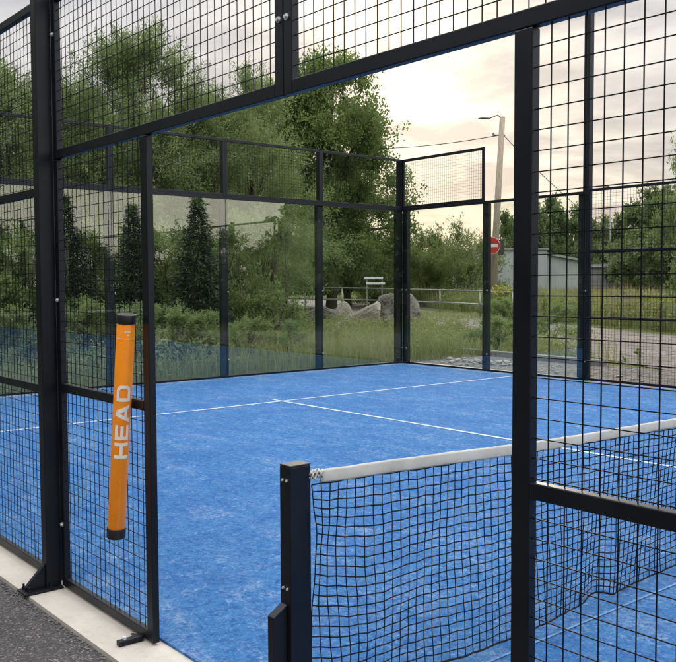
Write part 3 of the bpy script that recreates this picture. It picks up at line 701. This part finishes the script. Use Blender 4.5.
for i, (px, t_, top) in enumerate([(318, 34, 180), (345, 36, 170), (372, 36, 165), (398, 38, 160), (425, 38, 165)]):
    p = at(px, top, t_); s = (p.z+.05)/9.
    plant('roadside_tree', FAR[i % 2][:2], (-2*XB-p.x, p.y, -.05), i*1.1, (s*1.15, s*1.15, s), 'tall dark tree outside the photo, mirrored in the right panes of the back glass wall', 'tree', 'tall trees mirrored in the back glass wall', (FARLEAF, BARK))
for i, (x, y, h) in enumerate([(-15.5, -5, 8.5), (-18, -2, 8), (-21, -5, 9), (-24, -9, 9), (-19.5, -9.5, 8.5), (-27, -13, 10), (-23, -15, 9), (-25, -3, 9), (-29, -8, 10), (-17, -14, 9)]):
    s = h/8.; plant('willow_row_tree', WIL[i % 3][:2], (x, y, -.05), i*1.7, s, 'willow in the row left of the court, mirrored in the far side glass', 'tree', 'willows mirrored in the far side glass', (WILLOW, BARK))
for i, (x, y, h) in enumerate([(-9, -15, 9), (-4, -14, 8.5), (1, -15, 9), (6, -14, 9), (11, -15, 8.5), (16, -13, 9)]):  # unseen trees added to keep low sky out of the camera-side steel faces
    plant('added_screen_tree', FAR[i % 2][:2], (x, y, -.05), i*1.3, (h/9*1.2, h/9*1.2, h/9), 'unseen tree added behind the camera to darken what the near steel reflects', 'tree', 'unseen trees added to darken the steel reflections', (FARLEAF, BARK))
# grass
def blades(name, pts, hmin, hmax, wd, mat, lean=.35, tmean=.4, tsd=.2, csc=.6):
    n = len(pts); a = RNG.uniform(0, 2*PI, n); cl_ = np.array([noise.noise(Vector((x*csc, y*csc, 7.))) for x, y, _ in pts]); h = RNG.uniform(hmin, hmax, n)*(1+.45*cl_); l = np.stack([np.cos(a), np.sin(a), np.zeros(n)], 1); b = np.stack([-np.sin(a), np.cos(a), np.zeros(n)], 1)
    k = RNG.uniform(.15, 1., n)[:,None]*lean; hh = h[:,None]; z = np.array([0,0,1.]); w_ = wd*RNG.uniform(.6, 1.3, n)[:,None]
    p0 = pts; p1 = pts+z*hh*.55+l*hh*k*.25; p2 = pts+z*hh*(1-.3*k)+l*hh*k
    v = np.stack([p0-b*w_*.5, p0+b*w_*.5, p1+b*w_*.4, p1-b*w_*.4, p2+b*w_*.08, p2-b*w_*.08], 1).reshape(-1,3)
    q = np.arange(n)[:,None]*6; f = np.concatenate([q+np.array([[0,1,2,3]]), q+np.array([[3,2,4,5]])], 0)
    ti = np.clip(RNG.normal(tmean, tsd, n)+.35*np.roll(cl_, 0)*np.sign(np.sin(pts[:,0]*.7)), 0, 1); me = np_mesh(name, v, f, np.concatenate([ti, ti]))
    return link(name, me, mat)
def scatter(poly_fn, n, x0, x1, y0, y1, patch=.5, scale=.5):
    P = np.stack([RNG.uniform(x0, x1, n), RNG.uniform(y0, y1, n), np.full(n, -.05)], 1)
    keep = np.array([poly_fn(x, y) and noise.noise(Vector((x*scale, y*scale, 3.1)))*.5+.5 > patch*random.random() for x, y, _ in P]); return P[keep]
# road frame: distance across the road from its near edge
RD = Vector((-.855, .518)); RN = Vector((.518, .855)); RO = Vector((-6.9, 13.4))
def across(x, y): return (Vector((x, y))-RO).dot(RN)
back = lambda x, y: True
g1 = blades('tall_grass', np.concatenate([scatter(lambda x, y: x < -10.25 and not (y < 2.7 and x > -11.3), 60000, -18.5, -10.25, -6, 13.2, .75, .9), scatter(lambda x, y: across(x, y) < -.1 and y > 12.9, 4500, -10.5, 3, 12.9, 15, 1.1, .8)]), .10, .66, .0105, GRASS, .55, .14, .22)
g5 = blades('rough_grass', scatter(lambda x, y: across(x, y) < -.15, 70000, -28, -9.5, 12.9, 27, .9, .7), .06, .34, .0125, GRASS, .6, .38, .24); tag(g5, kind='stuff')
tag(g1, kind='stuff')
meadow = lambda x, y: across(x, y) > 6.2+max(0, x+14)*.075
g2 = blades('meadow_grass', np.concatenate([scatter(meadow, 26000, -75, 0, 18, 75, .7, .15), scatter(lambda x, y: meadow(x, y) and across(x, y) < 20, 110000, -45, -2, 16, 50, .7, .3)]), .45, 1.35, .026, GRASS, .35, .17, .24); tag(g2, kind='stuff')
g3 = blades('dry_grass_stalks', scatter(lambda x, y: 6.6+max(0, x+14)*.075 < across(x, y) < 30, 48000, -60, 0, 20, 62, 1.6, .22), .8, 1.5, .022, STALK, .18, .5, .3); tag(g3, kind='stuff')
def weeds():
    V, T = [], []; spots_ = []
    while len(spots_) < 260:
        if len(spots_) < 130: x, y = RNG.uniform(-17, -10.5), RNG.uniform(-4, 13)
        else:
            x, y = RNG.uniform(-22, -8.5), RNG.uniform(13.3, 22)
            if across(x, y) > -.3: continue
        spots_.append((x, y))
    far_ = []
    while len(far_) < 420:
        x, y = RNG.uniform(-42, -3), RNG.uniform(18, 48)
        if meadow(x, y) and across(x, y) < 19: far_.append((x, y))
    for q, (x, y) in enumerate(spots_+far_):
        hgt = RNG.uniform(.2, .7) if q < 260 else RNG.uniform(.5, 1.25); m = int(120+RNG.uniform(0, 140)); r_ = RNG.uniform(.12, .3)
        P = np.stack([x+RNG.normal(0, r_, m), y+RNG.normal(0, r_, m), -.05+hgt*RNG.uniform(0, 1, m)**.8], 1); A = unit(RNG.normal(size=(m,3))+np.array([0,0,.5])); sz = RNG.uniform(.6, 1.3, m)*(1 if q < 260 else 2.)
        v, f = leaf_quads(P, A, .075*sz, .034*sz); V.append(v); T.append(np.clip(RNG.normal(.25+RNG.uniform(-.2,.2), .12, m), 0, 1))
    v = np.concatenate(V); return tag(link('ground_weeds', np_mesh('ground_weeds', v, np.arange(len(v)).reshape(-1,4), np.concatenate(T)), GRASS), kind='stuff')
weeds()
isl = lambda x, y: ((x+27)/4.2)**2+((y-29.2)/2.0)**2 < 1
g4 = blades('verge_grass', np.concatenate([scatter(isl, 5000, -33, -21, 25, 33, .4, .5)]), .08, .28, .02, GRASS, .5, .35); tag(g4, kind='stuff')
# loose stones
def stones():
    bm = bmesh.new(); rr = random.Random(3)
    for k in range(150):
        if k < 50: x, y = rr.gauss(-9.0, .55), rr.gauss(11.7, .25)
        else: x, y = rr.uniform(-10, 1), rr.uniform(YF+.35, 12.2)
        s = rr.uniform(.015, .05)*(1.4 if k < 60 else 1); m = Matrix.Translation((x, y, -.03+s*.3)) @ Matrix.Rotation(rr.uniform(0, 6), 4, 'Z') @ Matrix.Diagonal((s*1.3, s, s*.6, 1))
        vs_ = bmesh.ops.create_icosphere(bm, subdivisions=1, radius=1, matrix=m)['verts']
        for v in vs_: v.co += Vector((rr.uniform(-1,1), rr.uniform(-1,1), rr.uniform(-1,1)))*s*.2
    return tag(fin_bm('loose_stones', bm, simple('pale_stone', (.24,.225,.20), .9, 0, .35, 3)), kind='stuff')
stones()
def pebbles():
    bm = bmesh.new(); rr = random.Random(9)
    for k in range(700):
        x = rr.uniform(-4.5, .5); y = -.19-abs(rr.gauss(0, .018)); s = rr.uniform(.003, .007); m = Matrix.Translation((x, y, -.016+s*.4)) @ Matrix.Rotation(rr.uniform(0, 6), 4, 'Z') @ Matrix.Diagonal((s*1.4, s, s*.8, 1))
        for v in bmesh.ops.create_icosphere(bm, subdivisions=1, radius=1, matrix=m)['verts']: v.co += Vector((rr.uniform(-1,1), rr.uniform(-1,1), rr.uniform(-1,1)))*s*.2
    return tag(fin_bm('edge_grit', bm, simple('grit', (.10,.095,.09), .9, 0, .5, 60)), kind='stuff')
pebbles()

def fallen_leaf():
    p = ground_at(137, 636.5); b = bmesh.new(); n = 14; top = []
    for sgn in (1, -1):
        ring = [b.verts.new((.030*math.cos(2*PI*k/n), .013*math.sin(2*PI*k/n)*(1-.3*math.cos(2*PI*k/n)), .004+.006*math.cos(2*PI*k/n)**2+sgn*.0006)) for k in range(n)]
        b.faces.new(ring if sgn > 0 else ring[::-1]); top.append(ring)
    for k in range(n): b.faces.new((top[1][k], top[1][(k+1)%n], top[0][(k+1)%n], top[0][k]))
    o = fin_bm('fallen_leaf', b, simple('dark_dry_leaf', (.035,.028,.02), .7, 0, .3, 40)); o.location = p; o.rotation_euler = (0, 0, .5)
    tag(o, 'small dark fallen leaf lying on the pale kerb beside the foot bar', 'leaf')
fallen_leaf()
# ------------------------------------------------------------------ boulders
ROCKA = m_rock('mottled_rock', (.16,.145,.125), (.31,.285,.25), (.07,.062,.055)); ROCKB = m_rock('smooth_pale_rock', (.34,.30,.25), (.46,.42,.36), (.26,.23,.19)); ROCKC = m_rock('dark_rock', (.10,.095,.085), (.19,.175,.155), (.05,.047,.042))
def rock(name, pts, loc, rz, mat, label, amp=.075, group='boulders beside the gravel road'):
    bm = bmesh.new()
    for p in pts: bm.verts.new(p)
    bmesh.ops.convex_hull(bm, input=bm.verts[:]); bmesh.ops.delete(bm, geom=[v for v in bm.verts if not v.link_faces], context='VERTS')
    bmesh.ops.triangulate(bm, faces=bm.faces[:]); bmesh.ops.bevel(bm, geom=bm.edges[:]+bm.verts[:], offset=.05, segments=2, profile=.5, affect='EDGES')
    bmesh.ops.triangulate(bm, faces=bm.faces[:]); 
    for _ in range(2): bmesh.ops.subdivide_edges(bm, edges=[e for e in bm.edges if e.calc_length() > .12], cuts=1, use_grid_fill=True)
    bmesh.ops.triangulate(bm, faces=bm.faces[:]); bm.normal_update()
    for v in bm.verts:
        q = v.co*2.3; v.co += v.normal*amp*(noise.noise(q)+.5*noise.noise(q*2.7)+.3*noise.noise(q*6))
    o = fin_bm(name, bm, mat, None, 0, False); o.location = loc; o.rotation_euler = (0,0,rz); return tag(o, label, 'rock', group)
fz = math.atan2(RT.y, RT.x)                                     # local x runs across the view
D = 28.5; k_ = D/FPX
rock('boulder', [(-.62,-.3,-.2),(.62,-.35,-.2),(.66,.4,-.2),(-.6,.4,-.2),(-.74,-.25,.75),(-.70,.35,1.0),(-.62,-.3,1.08),(-.2,-.3,1.14),(.30,-.2,1.15),(.52,.3,.9),(.62,-.2,.55),(.2,.4,1.1),(-.45,-.38,.4)],
     spot(401, D-.3, .08), fz, ROCKA, 'tallest mottled upright boulder, directly behind the glass corner post')
rock('boulder', [(-.95,-.3,-.2),(.5,-.35,-.2),(.5,.45,-.2),(-.95,.4,-.2),(-.92,-.25,.14),(.38,-.32,.86),(.47,.3,.82),(.48,-.34,.55),(-.4,.42,.35),(-.9,.3,.1)],
     spot(364, D-.9, .14), fz, ROCKB, 'smooth pale wedge-shaped boulder leaning left of the tallest boulder')
rock('boulder', [(-.8,-.4,-.2),(.9,-.4,-.2),(.8,.5,-.2),(-.8,.5,-.2),(-.75,-.2,.45),(-.2,-.3,.72),(.35,.1,.55),(.8,-.2,.2),(-.5,.4,.5)],
     spot(326, 30, .1), fz, ROCKC, 'low dark boulder just right of the second glass post')
rock('boulder', [(-.5,-.3,-.2),(.5,-.3,-.2),(.5,.3,-.2),(-.5,.3,-.2),(-.25,-.1,.75),(.05,-.15,.85),(.35,.05,.55),(.45,-.2,.2),(-.48,.1,.3)],
     spot(343, 37, 0), fz+.4, ROCKB, 'small pale pointed boulder under the railing post')
rock('boulder', [(-.45,-.2,-.1),(.4,-.2,-.1),(.4,.2,-.1),(-.4,.2,-.1),(-.35,-.1,.16),(.1,-.1,.22),(.35,.05,.1)],
     spot(331, 26, .12), fz+.2, ROCKB, 'flat white stone lying in the grass in front of the low dark boulder', .02)

# sleeper edging along the gravel strip
bm = bmesh.new(); a, b_ = Vector((-15.6, 13.55)), Vector((-7.2, 12.75)); d_ = (b_-a); n_ = Vector((-d_.y, d_.x)).normalized()*.09; nseg = 3
for q in range(nseg):
    p, e = a+d_*(q/nseg+.002), a+d_*((q+1)/nseg-.002)
    vv = [bm.verts.new((*(x), z)) for z in (-.08, .085) for x in (p-n_, e-n_, e+n_, p+n_)]
    for f in ((0,3,2,1),(4,5,6,7),(0,1,5,4),(1,2,6,5),(2,3,7,6),(3,0,4,7)): bm.faces.new([vv[i] for i in f])
tag(fin_bm('sleeper_edging', bm, simple('weathered_grey_timber', (.17,.165,.15), .85, 0, .25, 3), None, .012), 'long grey sleeper edging lying between gravel strip and tall grass', 'edging')

# ------------------------------------------------------------------ railing across the road
def railing():
    pts = [(268, 56, 1.32), (305, 54, 1.31), (342, 52, 1.30), (396, 48.5, 1.25), (440, 45, 1.20), (480, 41, 1.18), (513, 38, 1.13)]
    r = empty('pipe_railing', spot(342, 52, 0), 0, 'pale two-bar pipe railing along the far side of the gravel road', 'railing'); o0 = r.location
    W_ = [spot(p, d, 0)-o0 for p, d, h in pts]; hs = [p[2] for p in pts]
    for p, h in zip(W_, hs):
        b = bmesh.new(); tube(b, [p-Vector((0,0,.1)), p+Vector((0,0,h))], .035, 10); fin_bm('railing_post', b, GALV, r, 0, True)
    for k, nm in ((1., 'top_bar'), (.48, 'lower_bar')):
        b = bmesh.new(); tube(b, [p+Vector((0,0,h*k)) for p, h in zip(W_, hs)], .038, 10); fin_bm(nm, b, GALV, r, 0, True)
railing()
def rack():
    D_ = 52.5; p = spot(374, D_); r = empty('board_rack', p, fz, 'white two-board rack on thin posts behind the pipe railing', 'rack')
    u = D_/FPX
    for zc, x0, x1 in ((height(278.5, D_), -10*u, 9*u), (height(284, D_), -8*u, 11*u)):
        b = bmesh.new(); box(b, x0, x1, -.02, .02, zc-.065, zc+.065); fin_bm('board', b, WHITEP, r, .01)
    for x in (-7*u, 8*u):
        b = bmesh.new(); box(b, x-.03, x+.03, .021, .07, -.05, height(277, D_)); fin_bm('leg', b, GALV, r)
rack()

# ------------------------------------------------------------------ street lamp, sign, cables
DL = 45
def street_lamp():
    base = spot(491.5, DL, -.05); r = empty('street_lamp', base, 0, 'leaning wooden pole street lamp behind the glass bays, right of the corner', 'street lamp')
    top = at(502.5, 117, DL)-base; b = bmesh.new()
    tube(b, [(0,0,-.2), top*.5, top], [.19, .165, .14], 14); fin_bm('pole', b, POLE, r, 0, True)
    b = bmesh.new(); e = at(489, 118.5, DL)-base; tube(b, [top-Vector((0,0,.12)), top+Vector((0,0,.02))+(e-top)*.35+Vector((0,0,.12)), e], .035, 8); fin_bm('arm', b, GALV, r, 0, True)
    b = bmesh.new(); t = at(478, 118.5, DL)-base; d = (t-e).normalized(); n = Vector((0,0,1)); sd = d.cross(n).normalized(); L = (t-e).length; prev = None
    for q in range(9):
        f = q/8; w = .13*math.sin(PI*min(1, f*.85+.12))**.6; hgt = .10*math.sin(PI*min(1, f*.8+.15)); c = e+d*(L*f)
        ring = [b.verts.new(c+sd*(w*math.cos(x))+n*(hgt*(math.sin(x) if math.sin(x) > 0 else .35*math.sin(x)))) for x in [2*PI*k/12 for k in range(12)]]
        if prev:
            for k in range(12): b.faces.new((prev[k], ring[k], ring[(k+1)%12], prev[(k+1)%12]))
        else: b.faces.new(ring)
        prev = ring
    b.faces.new(prev[::-1]); bmesh.ops.recalc_face_normals(b, faces=b.faces[:]); fin_bm('lamp_head', b, LAMPM, r, 0, True)
    b = bmesh.new(); q = at(501.5, 135, DL)-base; tube(b, [q-RT*.45, q+RT*.25], .03, 6); tube(b, [q-RT*.4-Vector((0,0,.1)), q-RT*.4+Vector((0,0,.12))], .05, 8); fin_bm('insulator', b, LAMPM, r)
    return base
street_lamp()
def disc(bm, c, n, rad, th, k=28):
    tube(bm, [c-n*th/2, c+n*th/2], rad, k)
def no_entry():
    D_ = DL-.6; c = at(491.5, 245.5, D_); r = empty('no_entry_sign', c, 0, 'round red no-entry sign with white bar fixed to the leaning pole', 'road sign')
    n = -FW.copy(); n.z = 0; n = (n+RT*-.15).normalized(); sx_ = Vector((0,0,1)).cross(n).normalized()
    b = bmesh.new(); disc(b, Vector((0,0,0)), n, .44, .02); fin_bm('rim', b, WHITEP, r)
    b = bmesh.new(); disc(b, n*.0125, n, .415, .02); fin_bm('face', b, REDP, r)
    b = bmesh.new(); vv = [b.verts.new(n*o+sx_*x+Vector((0,0,z))) for o in (.0226, .0266) for x, z in ((-.31,-.075),(.31,-.075),(.31,.075),(-.31,.075))]
    for f in ((3,2,1,0),(4,5,6,7),(0,1,5,4),(1,2,6,5),(2,3,7,6),(3,0,4,7)): b.faces.new([vv[i] for i in f])
    bmesh.ops.recalc_face_normals(b, faces=b.faces[:]); fin_bm('bar', b, WHITEP, r)
    b = bmesh.new(); q = -n*.03; tube(b, [q+Vector((0,0,.2)), q-n*.22+RT*.12+Vector((0,0,.2))], .03, 6); fin_bm('bracket', b, GALV, r)
no_entry()
def back_plate():
    c = at(498.6, 247.5, DL+.25); r = empty('sign_back', c, fz, 'dark grey rectangular sign seen from behind, right of the red no-entry sign', 'road sign')
    b = bmesh.new(); box(b, -.27, .27, -.012, .012, -.38, .38); fin_bm('plate', b, DARKP, r, .004)
    b = bmesh.new(); box(b, -.4, .2, .0125, .04, -.03, .03); fin_bm('bracket', b, GALV, r)
back_plate()
def cable(a, b, sag, label, rad=.018):
    pts = []
    for k in range(25):
        f = k/24; p = a.lerp(b, f); p.z -= sag*4*f*(1-f); pts.append(p)
    bm = bmesh.new(); tube(bm, pts, rad, 6); tag(fin_bm('overhead_cable', bm, BLACKPL, None, 0, True), label, 'cable')
cable(at(500, 135, DL), at(300, 143.5, 62), .5, 'thin overhead cable running left from the leaning pole to the big tree', .022)
cable(at(502.5, 134, DL), at(612, 232, 78), .4, 'thin overhead cable descending right from the leaning pole behind the mesh', .022)
def far_lamp():
    D_ = 74; p = spot(609.5, D_, -.05); r = empty('lamp_post', p, 0, 'thin pale lamp post among the trees right of the black mast', 'lamp post'); h = height(189, D_)
    b = bmesh.new(); tube(b, [(0,0,0), (0,0,h*.5), (0,0,h)], [.11, .085, .06], 10); fin_bm('pole', b, GALV, r, 0, True)
    b = bmesh.new(); tube(b, [(0,0,h-.05), Vector((0,0,h+.12))-RT*.25, Vector((0,0,h+.15))-RT*.55], [.05, .08, .06], 8); fin_bm('lamp_head', b, LAMPM, r, 0, True)
far_lamp()

# ------------------------------------------------------------------ grey hall
def hall():
    D_ = 66; u = D_/FPX; p = spot(497, D_, -.05); r = empty('grey_hall', p, fz, 'long pale grey metal-clad hall behind the no-entry sign', 'hall')
    x1 = 50*u; h1 = height(250.5, D_); b = bmesh.new(); box(b, -1.5, x1, 0, 14, -.1, h1); fin_bm('wall', b, CLAD, r)
    b = bmesh.new(); box(b, -1.62, x1+.12, -.12, 14.1, h1+.002, h1+.14); fin_bm('roof', b, simple('roof_trim_grey', (.36,.37,.38), .5, .3, .1, 2), r)
    # lower wing with shallow pitched roof
    x2, x3 = x1+.02, x1+38*u; h2, h3 = height(255, D_), height(262, D_); b = bmesh.new()
    P = [(x2,-.1),(x3,-.1),(x3,h3),(x2,h2)]; A = [b.verts.new((x, .8, z)) for x, z in P]; Bv = [b.verts.new((x, 9, z)) for x, z in P]
    b.faces.new(A); b.faces.new(Bv[::-1])
    for k in range(4): b.faces.new((A[k], Bv[k], Bv[(k+1)%4], A[(k+1)%4]))
    bmesh.ops.recalc_face_normals(b, faces=b.faces[:]); fin_bm('wing_wall', b, CLAD, r)
    b = bmesh.new(); P = [(x2+.13,h2+.0),(x3+.2,h3-.03),(x3+.2,h3+.13),(x2+.13,h2+.16)]; A = [b.verts.new((x, .6, z)) for x, z in P]; Bv = [b.verts.new((x, 9.2, z)) for x, z in P]
    b.faces.new(A); b.faces.new(Bv[::-1])
    for k in range(4): b.faces.new((A[k], Bv[k], Bv[(k+1)%4], A[(k+1)%4]))
    bmesh.ops.recalc_face_normals(b, faces=b.faces[:]); fin_bm('wing_roof', b, simple('wing_roof_grey', (.42,.43,.43), .5, .3, .1, 2), r)
hall()
def shed():
    D_ = 70; u = D_/FPX; p = spot(588, D_, -.05); r = empty('low_shed', p, fz, 'low grey flat-roofed shed right of the grey hall, half hidden by grass', 'shed')
    h = height(268, D_); b = bmesh.new(); box(b, 0, 28*u, 0, 5, -.1, h); fin_bm('wall', b, simple('shed_wall_grey', (.24,.245,.24), .7, 0, .15, 1), r)
    b = bmesh.new(); box(b, -.15, 28*u+.15, -.2, 5.2, h+.002, h+.22); fin_bm('roof', b, simple('shed_roof_pale', (.40,.41,.41), .6, 0, .1, 1), r)
shed()
# yellow flowering weed and leafy weeds at the pole
def flowers():
    p = spot(503, 39, -.05); r = empty('flowering_weed', p, 0, 'tall weed with yellow flower heads at the foot of the leaning pole', 'plant'); n = 260
    P = RNG.normal(size=(n,3))*np.array([.20,.20,.14])+np.array([0,0,1.18]); v, f = leaf_quads(P, unit(RNG.normal(size=(n,3))), np.full(n, .10), np.full(n, .09)); link('flower_head', np_mesh('flower_head', v, f, RNG.uniform(0,1,n)), YELLOW, r)
    n = 1200; P = RNG.normal(size=(n,3))*np.array([.35,.35,.35])+np.array([0,0,.65]); v, f = leaf_quads(P, unit(RNG.normal(size=(n,3))), np.full(n, .2), np.full(n, .06)); link('leaves', np_mesh('weed_leaves', v, f, RNG.uniform(0,.6,n)), GRASS, r)
flowers()
gw = 'leafy weeds in the grass'
for i, (px, d, top, wd, lab) in enumerate([(500, 20.5, 318, 1.5, 'bushy green weed at the road edge right of the second far post'), (513, 24, 300, 1.2, 'bushy green weed behind the door jamb'), (448, 21.5, 336, 1.4, 'low green weed in the grass in front of the road'),
    (548, 22, 306, 1.3, 'tall green weed behind the right mesh, left of the black mast'), (640, 18.8, 352, .9, 'small weed tuft at the gravel edge behind the right mesh'), (625, 17.6, 360, .8, 'low weed tuft on the gravel behind the right mesh')]):
    tree('leafy_weed', SHR, i, px, d, top, i*1.3, lab, gw, 'weed', (GRASS, BARK), wd, ('foliage','stem'))
# far wood that closes the horizon
def far_wood():
    n = 60000; ang = RNG.uniform(math.radians(40), math.radians(262), n); rad = RNG.uniform(125, 150, n); x = CAM.x+rad*np.cos(ang); y = CAM.y+rad*np.sin(ang)
    hh = np.array([6.5+3.5*noise.noise(Vector((a*14, 2., 0)))+1.8*noise.noise(Vector((a*60, 5., 0))) for a in ang]); z = hh*RNG.uniform(0, 1, n)**.8
    v, f = leaf_quads(np.stack([x, y, z], 1), unit(RNG.normal(size=(n,3))), np.full(n, 1.5), np.full(n, 1.1)); return tag(link('far_wood', np_mesh('far_wood', v, f, np.clip(RNG.normal(.4,.2,n), 0, 1)), FARLEAF), kind='stuff')
far_wood()
